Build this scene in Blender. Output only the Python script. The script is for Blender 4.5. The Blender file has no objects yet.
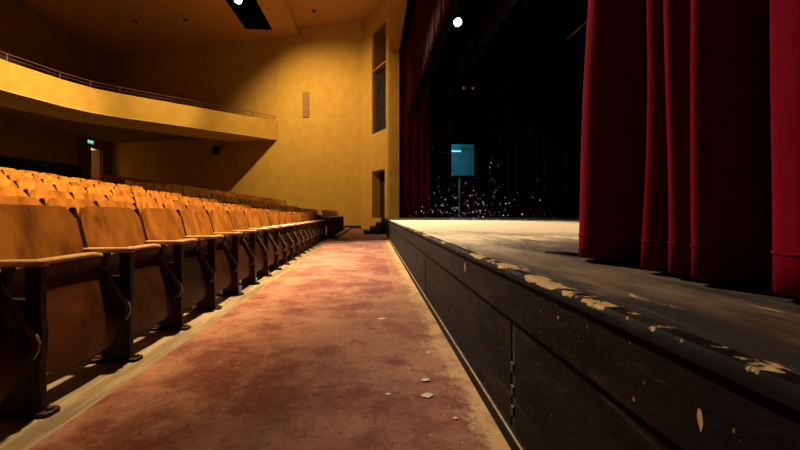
import bpy, bmesh, math, random
from mathutils import Vector, Matrix
random.seed(7)
S = bpy.context.scene
COL = S.collection
R = math.radians

# ------------------------------------------------------------------ camera
cam_d = bpy.data.cameras.new('camera'); cam = bpy.data.objects.new('camera', cam_d); COL.objects.link(cam)
cam.location = (0, 0, 0.8); cam.rotation_euler = (R(90), 0, R(-4.3))
cam_d.lens = 16; cam_d.sensor_width = 36; cam_d.shift_y = -11 / 800; cam_d.clip_end = 200
S.camera = cam
# ------------------------------------------------------------------ world
w = bpy.data.worlds.new('world'); S.world = w; w.use_nodes = True
w.node_tree.nodes['Background'].inputs[0].default_value = (0.010, 0.007, 0.005, 1)
w.node_tree.nodes['Background'].inputs[1].default_value = 0.12
# ------------------------------------------------------------------ exposure
S.view_settings.view_transform = 'Standard'; S.view_settings.look = 'None'
S.view_settings.gamma = 1; S.view_settings.use_curve_mapping = False
S.view_settings.exposure = 0.0
# ------------------------------------------------------------------ lights
WARM = (1.0, 0.73, 0.37)
def spot(name, loc, target, power, angle, blend, color, radius=0.12):
    l = bpy.data.lights.new(name, 'SPOT'); l.energy = power; l.color = color
    l.spot_size = R(angle); l.spot_blend = blend; l.shadow_soft_size = radius
    o = bpy.data.objects.new(name, l); COL.objects.link(o); o.location = loc
    o.rotation_euler = (Vector(target) - Vector(loc)).to_track_quat('-Z', 'Y').to_euler()
    return o
def point(name, loc, power, color, radius=0.1):
    l = bpy.data.lights.new(name, 'POINT'); l.energy = power; l.color = color; l.shadow_soft_size = radius
    o = bpy.data.objects.new(name, l); COL.objects.link(o); o.location = loc
    return o
spot('house_light', (-1.5, 4.6, 10.9), (-5.5, 5.0, 0.6), 26000, 67, 0.7, WARM, 0.20)
spot('slot_light', (-5.7, 14.4, 10.86), (-2.4, 19.8, 2.6), 4300, 104, 1.0, WARM, 0.12)
spot('house_light', (-1.6, 9.0, 11.2), (-0.9, 7.2, 0.0), 4600, 42, 1.0, WARM, 0.2)
spot('balcony_front_fill', (-3.0, 4.0, 10.8), (-12.4, 13.2, 5.8), 24000, 27, 0.9, WARM, 0.15)  # fill spot added to brighten the balcony front, no fixture
spot('balcony_front_fill', (-2.5, 9.5, 11.0), (-9.9, 17.4, 5.95), 8000, 21, 1.0, WARM, 0.15)  # second added fill for the far part of the balcony front
spot('ceiling_fill', (-0.3, 13.0, 8.6), (-2.4, 14.5, 11.3), 170, 150, 1.0, WARM, 0.3)  # added uplight that brightens the ceiling, no fixture there
spot('beam_spot', (-6.33, 17.25, 10.74), (2.0, 6.5, 0.6), 34000, 30, 0.7, (1.0, 0.82, 0.60), 0.10)
spot('beam_spot', (-6.3, 15.2, 10.84), (0.92, 0.95, 1.0), 18500, 13, 0.8, (1.0, 0.82, 0.62), 0.08)
spot('border_spill_fill', (2.35, 9.3, 6.05), (3.6, 7.6, 7.0), 60, 90, 0.8, (0.35, 0.75, 1.0), 0.05)  # added spot imitating the work light's spill on the border curtain
spot('stage_spot', (2.2, 9.02, 5.68), (3.6, 11.5, 0.6), 500, 95, 0.8, (0.55, 0.85, 1.0), 0.10)
point('corridor_lamp', (5.4, 23.2, 4.6), 34, (0.02, 0.42, 0.62), 0.15)
point('lobby_lamp', (-18.7, 23.8, 4.5), 260, (1.0, 0.75, 0.42), 0.1)

# ------------------------------------------------------------------ materials
def mat(name, c1, c2=None, scale=8.0, rough=0.6, bump=0.0, bscale=60.0, stretch=(1, 1, 1), spec=0.4,
        rnd=0.0, metal=0.0, sheen=0.0, sheen_c=None, coat=0.0, lo=0.35, hi=0.65, detail=5):
    m = bpy.data.materials.new(name); m.use_nodes = True
    t = m.node_tree; b = t.nodes['Principled BSDF']; L = t.links.new
    b.inputs['Roughness'].default_value = rough; b.inputs['Metallic'].default_value = metal
    b.inputs['Specular IOR Level'].default_value = spec
    if coat: b.inputs['Coat Weight'].default_value = coat; b.inputs['Coat Roughness'].default_value = 0.25
    if sheen:
        b.inputs['Sheen Weight'].default_value = sheen; b.inputs['Sheen Roughness'].default_value = 0.35
        b.inputs['Sheen Tint'].default_value = (*sheen_c, 1)
    tc = t.nodes.new('ShaderNodeTexCoord'); mp = t.nodes.new('ShaderNodeMapping'); mp.inputs['Scale'].default_value = stretch
    L(tc.outputs['Object'], mp.inputs['Vector'])
    src = mp.outputs['Vector']
    if rnd:
        oi = t.nodes.new('ShaderNodeObjectInfo'); va = t.nodes.new('ShaderNodeVectorMath'); va.operation = 'MULTIPLY_ADD'
        cb = t.nodes.new('ShaderNodeCombineXYZ')
        for k in range(3): L(oi.outputs['Random'], cb.inputs[k])
        L(cb.outputs[0], va.inputs[0]); va.inputs[1].default_value = (37, 53, 71); L(src, va.inputs[2]); src = va.outputs[0]
    if c2 is None: b.inputs['Base Color'].default_value = (*c1, 1); out = None
    else:
        n = t.nodes.new('ShaderNodeTexNoise'); n.inputs['Scale'].default_value = scale; n.inputs['Detail'].default_value = detail
        n.inputs['Roughness'].default_value = 0.6; L(src, n.inputs['Vector'])
        r = t.nodes.new('ShaderNodeValToRGB'); r.color_ramp.elements[0].position = lo; r.color_ramp.elements[1].position = hi
        r.color_ramp.elements[0].color = (*c1, 1); r.color_ramp.elements[1].color = (*c2, 1)
        L(n.outputs['Fac'], r.inputs['Fac']); out = r.outputs['Color']
        if rnd:
            hv = t.nodes.new('ShaderNodeHueSaturation'); mr = t.nodes.new('ShaderNodeMapRange')
            mr.inputs['To Min'].default_value = 1 - rnd; mr.inputs['To Max'].default_value = 1 + rnd
            L(oi.outputs['Random'], mr.inputs['Value']); L(mr.outputs[0], hv.inputs['Value']); L(out, hv.inputs['Color']); out = hv.outputs[0]
        L(out, b.inputs['Base Color'])
    if bump:
        n2 = t.nodes.new('ShaderNodeTexNoise'); n2.inputs['Scale'].default_value = bscale; n2.inputs['Detail'].default_value = 6
        L(src, n2.inputs['Vector']); bp = t.nodes.new('ShaderNodeBump'); bp.inputs['Strength'].default_value = bump
        bp.inputs['Distance'].default_value = 0.02; L(n2.outputs['Fac'], bp.inputs['Height']); L(bp.outputs[0], b.inputs['Normal'])
    return m
def emit(name, c, s):
    m = bpy.data.materials.new(name); m.use_nodes = True; b = m.node_tree.nodes['Principled BSDF']
    b.inputs['Base Color'].default_value = (*c, 1); b.inputs['Emission Color'].default_value = (*c, 1); b.inputs['Emission Strength'].default_value = s
    return m

class NT:                                     # tiny node-graph helper for the layered floor materials
    def __init__(s, name, rough, spec=0.4):
        s.m = bpy.data.materials.new(name); s.m.use_nodes = True; s.t = s.m.node_tree; s.b = s.t.nodes['Principled BSDF']
        s.b.inputs['Roughness'].default_value = rough; s.b.inputs['Specular IOR Level'].default_value = spec
        s.co = s.t.nodes.new('ShaderNodeTexCoord').outputs['Object']; s.L = s.t.links.new
        sx = s.t.nodes.new('ShaderNodeSeparateXYZ'); s.L(s.co, sx.inputs[0]); s.x, s.y, s.z = sx.outputs
    def noise(s, scale, stretch=(1, 1, 1), detail=6, rough=0.65, seed=0):
        mp = s.t.nodes.new('ShaderNodeMapping'); mp.inputs['Scale'].default_value = stretch; mp.inputs['Location'].default_value = (seed, seed * 1.7, seed * .3)
        s.L(s.co, mp.inputs[0]); n = s.t.nodes.new('ShaderNodeTexNoise'); n.inputs['Scale'].default_value = scale
        n.inputs['Detail'].default_value = detail; n.inputs['Roughness'].default_value = rough; s.L(mp.outputs[0], n.inputs['Vector'])
        return n.outputs['Fac']
    def ramp(s, v, a, b, c0=0.0, c1=1.0):
        r = s.t.nodes.new('ShaderNodeMapRange'); r.interpolation_type = 'SMOOTHSTEP'
        for k, q in (('From Min', a), ('From Max', b), ('To Min', c0), ('To Max', c1)): r.inputs[k].default_value = q
        s.L(v, r.inputs['Value']); return r.outputs[0]
    def math(s, op, a, b):
        n = s.t.nodes.new('ShaderNodeMath'); n.operation = op
        for k, q in enumerate((a, b)):
            if isinstance(q, (int, float)): n.inputs[k].default_value = q
            else: s.L(q, n.inputs[k])
        return n.outputs[0]
    def mix(s, f, a, b):
        n = s.t.nodes.new('ShaderNodeMix'); n.data_type = 'RGBA'
        for k, q in ((0, f), (6, a), (7, b)):
            if isinstance(q, tuple): n.inputs[k].default_value = (*q, 1)
            elif isinstance(q, (int, float)): n.inputs[k].default_value = q
            else: s.L(q, n.inputs[k])
        return n.outputs[2]
    def bump(s, h, st, dist=0.02):
        n = s.t.nodes.new('ShaderNodeBump'); n.inputs['Strength'].default_value = st; n.inputs['Distance'].default_value = dist
        s.L(h, n.inputs['Height']); s.L(n.outputs[0], s.b.inputs['Normal'])
    def done(s, c):
        s.L(c, s.b.inputs['Base Color']); return s.m

def carpet_mat():
    g = NT('carpet', 0.95, 0.1)
    big = g.noise(1.6, seed=3); mid = g.noise(7, seed=5); fine = g.noise(160, detail=3)
    c = g.mix(g.ramp(big, .40, .62), (0.155, 0.050, 0.034), (0.32, 0.150, 0.090))
    c = g.mix(g.ramp(mid, .45, .72, 0, .55), c, (0.36, 0.195, 0.13))
    c = g.mix(g.ramp(g.noise(34, seed=14, detail=4), .52, .72, 0, .45), c, (0.36, 0.19, 0.125))
    c = g.mix(g.ramp(g.noise(28, seed=17, detail=4), .52, .70, 0, .5), c, (0.085, 0.023, 0.019))
    c = g.mix(g.ramp(g.noise(4.5, seed=9), .54, .66, 0, .6), c, (0.13, 0.034, 0.030))
    strip = g.math('MULTIPLY', g.ramp(g.x, .20, .235), g.ramp(g.y, 1.6, 3.4))        # a laid strip of other carpet along the stage
    c = g.mix(g.math('MULTIPLY', strip, .45), c, (0.34, 0.17, 0.055))
    edge = g.math('ADD', g.math('ADD', g.x, g.math('MULTIPLY', g.noise(5, seed=2), .28)), g.math('ADD', g.math('MULTIPLY', g.noise(26, seed=12), .24), g.math('MULTIPLY', g.noise(80, seed=13), .14)))              # sawdust drifted against the stage foot
    c = g.mix(g.math('MULTIPLY', g.ramp(edge, .655, .76, 0, .9), g.ramp(g.noise(11, (1, .6, 1), seed=19), .30, .60, .25, 1)), c, (0.52, 0.34, 0.15))
    specks = g.ramp(g.noise(38, seed=4, detail=3), .66, .72)
    c = g.mix(g.math('MULTIPLY', specks, g.ramp(g.x, -.5, .35, .1, .7)), c, (0.60, 0.42, 0.22))
    c = g.mix(g.ramp(fine, .35, .65, 0, .35), c, (0.09, 0.02, 0.015))
    g.bump(fine, .5, .01); return g.done(c)
def stage_mat():
    g = NT('stage_boards', 0.55, 0.35)
    c = g.mix(g.ramp(g.noise(3.0, (1, .25, 1), seed=1), .42, .60), (0.014, 0.011, 0.009), (0.085, 0.051, 0.026))
    c = g.mix(g.ramp(g.noise(16, (1, .2, 1), seed=6), .50, .68, 0, .7), c, (0.16, 0.10, 0.048))
    c = g.mix(g.ramp(g.noise(60, (1, .1, 1), seed=8), .55, .7, 0, .5), c, (0.012, 0.010, 0.010))
    e = g.math('ADD', g.x, g.math('MULTIPLY', g.noise(6, (1, .5, 1), seed=7), -.26))     # paint chipped off along the edge
    chip = g.math('MULTIPLY', g.ramp(e, .372, .358), g.ramp(g.noise(26, (1, .5, 1), seed=11), .38, .48))
    c = g.mix(chip, c, (0.48, 0.30, 0.11))
    chip2 = g.ramp(g.noise(9, (2.2, .5, 1), seed=13), .66, .70)
    c = g.mix(g.math('MULTIPLY', chip2, g.ramp(g.y, 2.6, 1.0)), c, (0.42, 0.24, 0.09))
    d = g.math('ADD', g.math('MULTIPLY', g.y, .16), g.math('MULTIPLY', g.noise(2.2, (1, .45, 1), seed=15), 1.5))
    d = g.math('ADD', d, g.math('MULTIPLY', g.noise(24, (1, .4, 1), seed=16), .5))
    dust = g.math('MULTIPLY', g.ramp(d, 1.13, 1.62), g.ramp(g.y, 12.5, 9.5, .25, 1))      # spilt sawdust
    dust = g.math('MULTIPLY', dust, g.ramp(g.x, 5.5, 3.2, .2, 1))
    dust = g.math('MULTIPLY', dust, g.ramp(g.y, 1.1, 2.9, .12, 1))
    c = g.mix(dust, c, (0.72, 0.55, 0.34))
    seam = g.math('PINGPONG', g.math('ADD', g.x, .03), .06)
    c = g.mix(g.ramp(seam, .003, .0, 0, .6), c, (0.008, 0.007, 0.006))
    g.bump(g.noise(30, (1, .3, 1)), .35); return g.done(c)
def fascia_mat():
    g = NT('fascia_paint', 0.68, 0.06)
    c = g.mix(g.ramp(g.noise(3.5, (1, .6, 1.5), seed=1), .38, .65), (0.004, 0.0025, 0.0017), (0.013, 0.0075, 0.0042))
    c = g.mix(g.ramp(g.noise(14, (1, .35, 2.5), seed=4), .54, .75, 0, .6), c, (0.065, 0.037, 0.018))
    c = g.mix(g.ramp(g.noise(70, (1, .7, .7), seed=5, detail=2), .72, .77, 0, .6), c, (0.30, 0.19, 0.09))
    g.bump(g.noise(40, (1, .5, 1)), .25); return g.done(c)
def edge_mat():
    g = NT('worn_edge', 0.7, 0.05)
    c = g.mix(g.ramp(g.noise(9, (1, .35, 1), seed=3), .47, .60), (0.005, 0.004, 0.0035), (0.018, 0.0125, 0.008))
    a = g.math('ADD', g.math('MULTIPLY', g.noise(3.2, (.2, .55, .2), seed=8), 1.0), g.math('MULTIPLY', g.noise(24, (.6, .7, .6), seed=21), .28))
    a = g.math('ADD', a, g.math('MULTIPLY', g.ramp(g.z, .600, .613), .10))
    c = g.mix(g.ramp(a, .768, .792), c, g.mix(g.noise(40, seed=2), (0.30, 0.165, 0.055), (0.58, 0.40, 0.17)))
    g.bump(g.noise(50), .15); return g.done(c)
def subfloor_mat():
    g = NT('seat_floor', 0.6, 0.35)
    c = g.mix(g.ramp(g.noise(5, (3, .3, 1), seed=2), .4, .62), (0.13, 0.083, 0.042), (0.24, 0.17, 0.09))
    c = g.mix(g.ramp(g.noise(22, (2, .25, 1), seed=5), .55, .7, 0, .7), c, (0.10, 0.06, 0.03))
    g.bump(g.noise(40), .2); return g.done(c)

M = {
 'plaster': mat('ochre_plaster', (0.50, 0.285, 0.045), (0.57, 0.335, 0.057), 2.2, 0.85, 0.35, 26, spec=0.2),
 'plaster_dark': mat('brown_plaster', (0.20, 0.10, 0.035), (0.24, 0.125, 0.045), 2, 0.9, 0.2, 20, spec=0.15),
 'ceiling': mat('tan_ceiling', (0.52, 0.27, 0.08), (0.57, 0.30, 0.095), 1.2, 0.9, 0.1, 30, spec=0.15),
 'soffit': mat('tan_soffit', (0.74, 0.45, 0.14), (0.80, 0.50, 0.17), 1.5, 0.9, spec=0.15),
 'cream': mat('cream_moulding', (0.52, 0.33, 0.12), (0.58, 0.38, 0.15), 3, 0.7),
 'carpet': carpet_mat(), 'stage': stage_mat(), 'fascia': fascia_mat(), 'edge': edge_mat(), 'subfloor': subfloor_mat(),
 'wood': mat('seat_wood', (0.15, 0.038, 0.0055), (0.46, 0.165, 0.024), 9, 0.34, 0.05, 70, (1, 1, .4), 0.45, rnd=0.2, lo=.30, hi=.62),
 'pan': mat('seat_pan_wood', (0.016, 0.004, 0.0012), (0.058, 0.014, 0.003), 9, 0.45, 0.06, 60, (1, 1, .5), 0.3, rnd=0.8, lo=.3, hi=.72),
 'arm': mat('armrest_wood', (0.36, 0.185, 0.07), (0.50, 0.285, 0.125), 14, 0.34, 0.05, 60, (.5, 1, 1), 0.5, rnd=0.08),
 'iron': mat('painted_iron', (0.014, 0.0042, 0.0022), (0.034, 0.011, 0.005), 9, 0.5, 0.1, 40, spec=0.2, rnd=0.1),
 'steel': mat('worn_steel', (0.07, 0.05, 0.038), (0.14, 0.10, 0.075), 20, 0.40, spec=0.6),
 'velvet': mat('red_velvet', (0.105, 0.0008, 0.0065), (0.155, 0.0014, 0.0105), 5, 0.95, 0.08, 40, (1, 1, .4), 0.02),
 'velvet_shaded': mat('shaded_red_velvet', (0.030, 0.0010, 0.003), (0.050, 0.0015, 0.005), 5, 0.9, spec=0.1),  # darkened copy of the velvet, puts the valance's shade into its colour
 'black_cloth': mat('black_drape_cloth', (0.006, 0.006, 0.007), (0.010, 0.010, 0.012), 4, 0.9, spec=0.1),
 'black_paint': mat('black_paint', (0.0030, 0.0026, 0.0024), (0.005, 0.0045, 0.004), 3, 0.95, spec=0.0),
 'black_metal': mat('black_metal', (0.012, 0.012, 0.013), (0.02, 0.02, 0.022), 12, 0.45, spec=0.5),
 'black_wood': mat('black_stair_paint', (0.010, 0.007, 0.006), (0.018, 0.013, 0.010), 9, 0.6),
 'grille': mat('grille_paint', (0.30, 0.165, 0.045), (0.34, 0.19, 0.055), 9, 0.7),
 'dark_wood': mat('dark_door_wood', (0.060, 0.022, 0.010), (0.10, 0.038, 0.016), 6, 0.5, stretch=(1, 1, .2)),
 'pipe': mat('rail_metal', (0.09, 0.045, 0.03), (0.13, 0.065, 0.045), 20, 0.5),
 'grey': mat('corridor_paint', (0.45, 0.46, 0.47), (0.5, 0.51, 0.52), 2, 0.8),
 'lobby': mat('lobby_paint', (0.6, 0.48, 0.28), (0.66, 0.53, 0.32), 2, 0.8),
 'sawdust': mat('sawdust', (0.72, 0.70, 0.66), (0.85, 0.83, 0.80), 9, 0.9),
 'paper': mat('scrap_paper', (0.40, 0.28, 0.18), (0.52, 0.40, 0.27), 30, 0.8),
 'chip': mat('bare_wood', (0.38, 0.20, 0.075), (0.52, 0.31, 0.13), 30, 0.7),
 'bead': mat('worn_bead', (0.14, 0.085, 0.04), (0.30, 0.19, 0.09), 18, 0.5),
 'hole': mat('hole_black', (0.004, 0.003, 0.003), rough=0.9),
 'lens_warm': emit('lit_warm_lens', (1.0, 0.93, 0.82), 22), 'lens_cool': emit('lit_cool_lens', (0.72, 0.93, 1.0), 30),
 'lamp_blue': emit('corridor_tube', (0.25, 0.85, 1.0), 1.3), 'exit_green': emit('exit_green', (0.05, 0.75, 0.35), 0.30),
 'exit_white': emit('exit_letter', (0.75, 1.0, 0.9), 0.9), 'amber': emit('amber_pilot_lamp', (1.0, 0.25, 0.08), 0.25),
}

# ------------------------------------------------------------------ mesh helpers
class MB:
    def __init__(s): s.bm = bmesh.new()
    def box(s, x0, x1, y0, y1, z0, z1):
        v = [s.bm.verts.new((x, y, z)) for x in (x0, x1) for y in (y0, y1) for z in (z0, z1)]
        for f in ((0, 1, 3, 2), (4, 6, 7, 5), (0, 4, 5, 1), (2, 3, 7, 6), (0, 2, 6, 4), (1, 5, 7, 3)): s.bm.faces.new([v[i] for i in f])
        return s
    def prism(s, pts, fn0, fn1):               # closed outline pts (2-D) placed by fn0 / fn1 at the two ends
        a = [s.bm.verts.new(fn0(*p)) for p in pts]; b = [s.bm.verts.new(fn1(*p)) for p in pts]; n = len(pts)
        s.bm.faces.new(a); s.bm.faces.new(b[::-1])
        for i in range(n): s.bm.faces.new([a[i], b[i], b[(i + 1) % n], a[(i + 1) % n]])
        return s
    def plan(s, pts, z0, z1): return s.prism(pts, lambda x, y: (x, y, z0), lambda x, y: (x, y, z1))
    def side(s, pts, y0, y1): return s.prism(pts, lambda x, z: (x, y0, z), lambda x, z: (x, y1, z))
    def tube(s, pts, r, n=8, caps=True):
        pts = [Vector(p) for p in pts]; rings = []
        for i, p in enumerate(pts):
            d = (pts[min(i + 1, len(pts) - 1)] - pts[max(i - 1, 0)]).normalized()
            u = d.cross(Vector((0, 0, 1))); u = u.normalized() if u.length > 1e-3 else Vector((1, 0, 0)); v = d.cross(u).normalized()
            rr = r[i] if isinstance(r, (list, tuple)) else r
            rings.append([s.bm.verts.new(p + u * rr * math.cos(2 * math.pi * k / n) + v * rr * math.sin(2 * math.pi * k / n)) for k in range(n)])
        for a, b in zip(rings, rings[1:]):
            for k in range(n): s.bm.faces.new([a[k], a[(k + 1) % n], b[(k + 1) % n], b[k]])
        if caps: s.bm.faces.new(rings[0][::-1]); s.bm.faces.new(rings[-1])
        return s
    def sweep(s, prof, path):                   # prof: (offset to the left of travel, z) outline; path: (x, y) polyline
        rings = []
        for i, p in enumerate(path):
            p = Vector(p); a = Vector(path[max(i - 1, 0)]); b = Vector(path[min(i + 1, len(path) - 1)])
            t = (b - a).normalized(); n = Vector((-t.y, t.x)); k = 1.0
            if 0 < i < len(path) - 1:
                d = (p - a).normalized(); k = 1 / max(.5, d.dot(t))
            rings.append([s.bm.verts.new((p.x + n.x * o * k, p.y + n.y * o * k, z)) for o, z in prof])
        m = len(prof)
        for a, b in zip(rings, rings[1:]):
            for k in range(m): s.bm.faces.new([a[k], b[k], b[(k + 1) % m], a[(k + 1) % m]])
        s.bm.faces.new(rings[0]); s.bm.faces.new(rings[-1][::-1])
        return s
    def grid(s, rows):
        v = [[s.bm.verts.new(p) for p in r] for r in rows]
        for a, b in zip(v, v[1:]):
            for k in range(len(a) - 1): s.bm.faces.new([a[k], a[k + 1], b[k + 1], b[k]])
        return s
    def build(s, name, m, parent=None, smooth=False, bevel=0.0, segs=2):
        bmesh.ops.remove_doubles(s.bm, verts=s.bm.verts, dist=1e-5)
        bmesh.ops.recalc_face_normals(s.bm, faces=s.bm.faces)
        me = bpy.data.meshes.new(name); s.bm.to_mesh(me); s.bm.free()
        o = bpy.data.objects.new(name, me); COL.objects.link(o); me.materials.append(M[m] if isinstance(m, str) else m)
        if smooth:
            for p in me.polygons: p.use_smooth = True
            if smooth != 'all': me.set_sharp_from_angle(angle=R(42))
        if bevel:
            b = o.modifiers.new('bevel', 'BEVEL'); b.width = bevel; b.segments = segs; b.limit_method = 'ANGLE'; b.angle_limit = R(40)
        if parent: o.parent = parent
        return o
def tag(o, label, cat, group=None, kind=None):
    o['label'] = label; o['category'] = cat
    if group: o['group'] = group
    if kind: o['kind'] = kind
    return o
def empty(name, loc, rz=0):
    o = bpy.data.objects.new(name, None); COL.objects.link(o); o.location = loc; o.rotation_euler.z = rz; o.empty_display_size = .1
    return o
def struct(o, label, cat): o['kind'] = 'structure'; return tag(o, label, cat)
def copy_thing(root):
    r = root.copy(); COL.objects.link(r)
    for ch in root.children:
        c = ch.copy(); COL.objects.link(c); c.parent = r
        for g in ch.children:
            d = g.copy(); COL.objects.link(d); d.parent = c
    return r
def nth(n): return ('first second third fourth fifth sixth seventh eighth ninth tenth eleventh twelfth thirteenth fourteenth fifteenth sixteenth seventeenth eighteenth nineteenth twentieth'.split() + ['%dst' % k if k % 10 == 1 else '%dth' % k for k in range(21, 60)])[n - 1]
def catmull(p, n):
    out = []
    for i in range(len(p) - 1):
        a, b, c, d = (Vector(p[max(i - 1, 0)]), Vector(p[i]), Vector(p[i + 1]), Vector(p[min(i + 2, len(p) - 1)]))
        for k in range(n):
            t = k / n
            out.append(.5 * ((2 * b) + (c - a) * t + (2 * a - 5 * b + 4 * c - d) * t * t + (3 * b - a - 3 * c + d) * t ** 3))
    out.append(Vector(p[-1])); return out

# ------------------------------------------------------------------ house floor profile (height of the seating floor by distance from the stage)
PROF = [(1.2, 0.0), (1.9, 0.0), (2.46, .074), (3.32, .197), (4.18, .35), (5.04, .50), (5.9, .667), (6.8, .80), (7.6, .925), (8.5, 1.045), (10.0, 1.32), (11.5, 1.60), (16.6, 2.25), (17.0, 2.30)]
def floor_z(d):
    d = abs(d)
    for (a, za), (b, zb) in zip(PROF, PROF[1:]):
        if d <= b: return za + (zb - za) * max(0, d - a) / (b - a)
    return PROF[-1][1]
def bow(y): return 0.0016 * y * abs(y)          # the rows bow gently away from the stage

# ------------------------------------------------------------------ structure
YS = [-7, -4, -2, 0, 2, 4, 6, 8, 10, 12, 14, 16, 18, 20, 22, 24, 26]
rows = []
for y in YS: rows.append([(-1.15 - bow(y) * .9, y, 0.0)] + [(-d, y, floor_z(d)) for d, _ in PROF[1:]])
struct(MB().grid(rows).build('floor_seating', 'subfloor'), 'bare tan seating floor rising away from the stage under the seats', 'floor')
c = MB(); rows = []
for y in YS: rows.append([(-1.155 - bow(y) * .9, y, -.05), (-1.155 - bow(y) * .9, y, .006), (.60 if y < 13 else 2, y, .006), (.60 if y < 13 else 2, y, -.05)])
struct(c.grid(rows).build('floor_aisle', 'carpet'), 'worn dusty red carpet along the aisle between front row and stage', 'floor')

CZ, CZ2 = 10.88, 11.33
cl = MB()
cl.box(-17.2, -6.95, -8, 27, CZ, CZ + .25); cl.box(-5.5, -4.28, -8, 27, CZ, CZ + .25); cl.box(-6.95, -5.5, 19.95, 27, CZ, CZ + .25); cl.box(-6.95, -5.5, -8, -6, CZ, CZ + .25)
cl.box(-4.28, -4.18, -8, 22, CZ - .02, CZ2 + .2)
struct(cl.build('ceiling', 'ceiling'), 'tan plaster house ceiling with a long dark lighting slot', 'ceiling')
struct(MB().box(-4.18, 1.2, -8, 22, CZ2, CZ2 + .25).build('ceiling_front', 'ceiling'), 'raised front ceiling panel nearest the proscenium', 'ceiling')
sl = MB(); sl.box(-7.05, -6.95, -6, 19.95, CZ + .25, CZ + 1.6); sl.box(-5.5, -5.4, -6, 19.95, CZ + .25, CZ + 1.6); sl.box(-7.05, -5.4, 19.95, 20.05, CZ + .25, CZ + 1.6); sl.box(-7.05, -5.4, -6, 20.05, CZ + 1.6, CZ + 1.7)
sl.box(-6.955, -6.93, -6, 19.95, CZ + .003, CZ + .3); sl.box(-5.52, -5.495, -6, 19.95, CZ + .003, CZ + .3); sl.box(-6.95, -5.5, 19.92, 19.955, CZ + .003, CZ + .3)
struct(sl.build('trim_1', 'black_paint'), 'black lining of the recessed lighting slot in the ceiling', 'lighting slot')

def wall_seg(mb, a, b, z0, z1, th=0.3, side=1):   # wall with its face on a-b and its thickness behind
    a, b = Vector(a), Vector(b); t = (b - a).normalized(); n = Vector((-t.y, t.x)) * side * th
    mb.plan([tuple(a), tuple(b), tuple(b + n), tuple(a + n)], z0, z1); return mb
CA, CB, CC, CR = (-0.67, 19.6), (-5.30, 20.73), (-5.32, 20.82), (-16.6, 23.97)
struct(wall_seg(MB(), CA, CB, -.2, 11.6, .35, -1).build('wall_far', 'plaster'), 'ochre stucco side wall between balcony end and proscenium', 'wall')
struct(wall_seg(MB(), CC, CR, -.2, 11.2, .3, -1).build('wall_far_side', 'plaster'), 'ochre side wall above and below the balcony', 'wall')
struct(wall_seg(MB(), CA, (-4.9, 20.632), .0, .16, -.03, -1).build('baseboard_far', 'black_wood'), 'dark baseboard along the foot of the far ochre wall', 'baseboard')
# rear wall with the doorway
DY0, DY1, DZ0, DZ1 = 21.45, 23.15, 2.24, 4.72
rw = MB(); rw.box(-16.9, -16.6, -8, DY0, 0, 11.2); rw.box(-16.9, -16.6, DY1, 24.4, 0, 11.2); rw.box(-16.9, -16.6, DY0, DY1, DZ1, 11.2); rw.box(-16.9, -16.6, DY0, DY1, 0, DZ0)
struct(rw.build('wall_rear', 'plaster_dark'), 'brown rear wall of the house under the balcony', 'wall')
lb = MB(); lb.box(-19.6, -19.4, 20.6, 24.4, 1.9, 5.2); lb.box(-19.4, -16.9, 24.2, 24.4, 1.9, 5.2); lb.box(-19.4, -16.9, 20.6, 20.8, 1.9, 5.2); lb.box(-19.6, -16.9, 20.6, 24.4, 5.2, 5.3); lb.box(-19.6, -16.6, 20.6, 24.4, 2.04, DZ0)
struct(lb.build('wall_lobby', 'lobby'), 'lit lobby wall seen through the rear doorway', 'wall')
struct(MB().box(-17.2, 14, -8.3, -8, 0, 11.4).build('wall_near', 'black_paint'), 'house wall behind the camera, blackened to cut bounce light', 'wall')  # unseen wall, coloured black to keep bounce light down

# splay wall with door and niche: local frame, t along the wall, o outward into the house
PA, PB = Vector((0.645, 16.74)), Vector(CA); pu = (PB - PA).normalized(); pn = Vector((-pu.y, pu.x))   # pn points towards the house
if pn.x > 0: pn = -pn
PL = (PB - PA).length
def SP(t, o, z): q = PA + pu * t + pn * o; return (q.x, q.y, z)
def spbox(mb, t0, t1, o0, o1, z0, z1): return mb.prism([(t0, o0), (t1, o0), (t1, o1), (t0, o1)], lambda t, o: SP(t, o, z0), lambda t, o: SP(t, o, z1))
d0, d1, dz = .24, 1.70, 2.96; n0, n1, nz0, nz1 = .12, 1.70, 4.86, 10.05
sw = MB(); TH = -.10
for t0, t1, z0, z1 in ((0, n0, 0, 11.6), (n1, PL, 0, 11.6), (n0, d0, 0, nz0), (d0, d1, dz, nz0), (d0, d1, -.1, .60), (n0, n1, nz1, 11.6)): spbox(sw, t0, t1, TH, 0, z0, z1)
# reveals of doorway and niche
spbox(sw, d0 - .1, d0, -.5, TH, .3, dz + .1); spbox(sw, d1, d1 + .1, -.5, TH, .3, dz + .1); spbox(sw, d0, d1, -.5, TH, dz, dz + .1)
nw = MB()
spbox(nw, n0 - .05, n0, -1.0, TH, nz0 - .1, nz1 + .1); spbox(nw, n1, n1 + .1, -1.0, TH, nz0 - .1, nz1 + .1); spbox(nw, n0, n1, -1.0, TH, nz1, nz1 + .1); spbox(nw, n0, n1, -1.0, TH, nz0 - .12, nz0)
struct(sw.build('wall_splay', 'plaster'), 'ochre splay wall beside the proscenium with doorway below tall niche', 'wall')
struct(spbox(nw, n0 - .05, n1 + .1, -1.1, -1.0, nz0 - .1, nz1 + .1).build('wall_niche_back', 'plaster_dark'), 'inside of the tall niche in the splay wall, brown standing for shade', 'wall')  # niche interior coloured brown to carry its shade
dr = empty('door_1', SP(d0, -.45, .60)); dr['kind'] = 'structure'; tag(dr, 'dark stage door set deep in the ochre splay wall doorway', 'door')
def local(mb, root): bmesh.ops.translate(mb.bm, vec=-root.location, verts=mb.bm.verts); return mb
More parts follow.
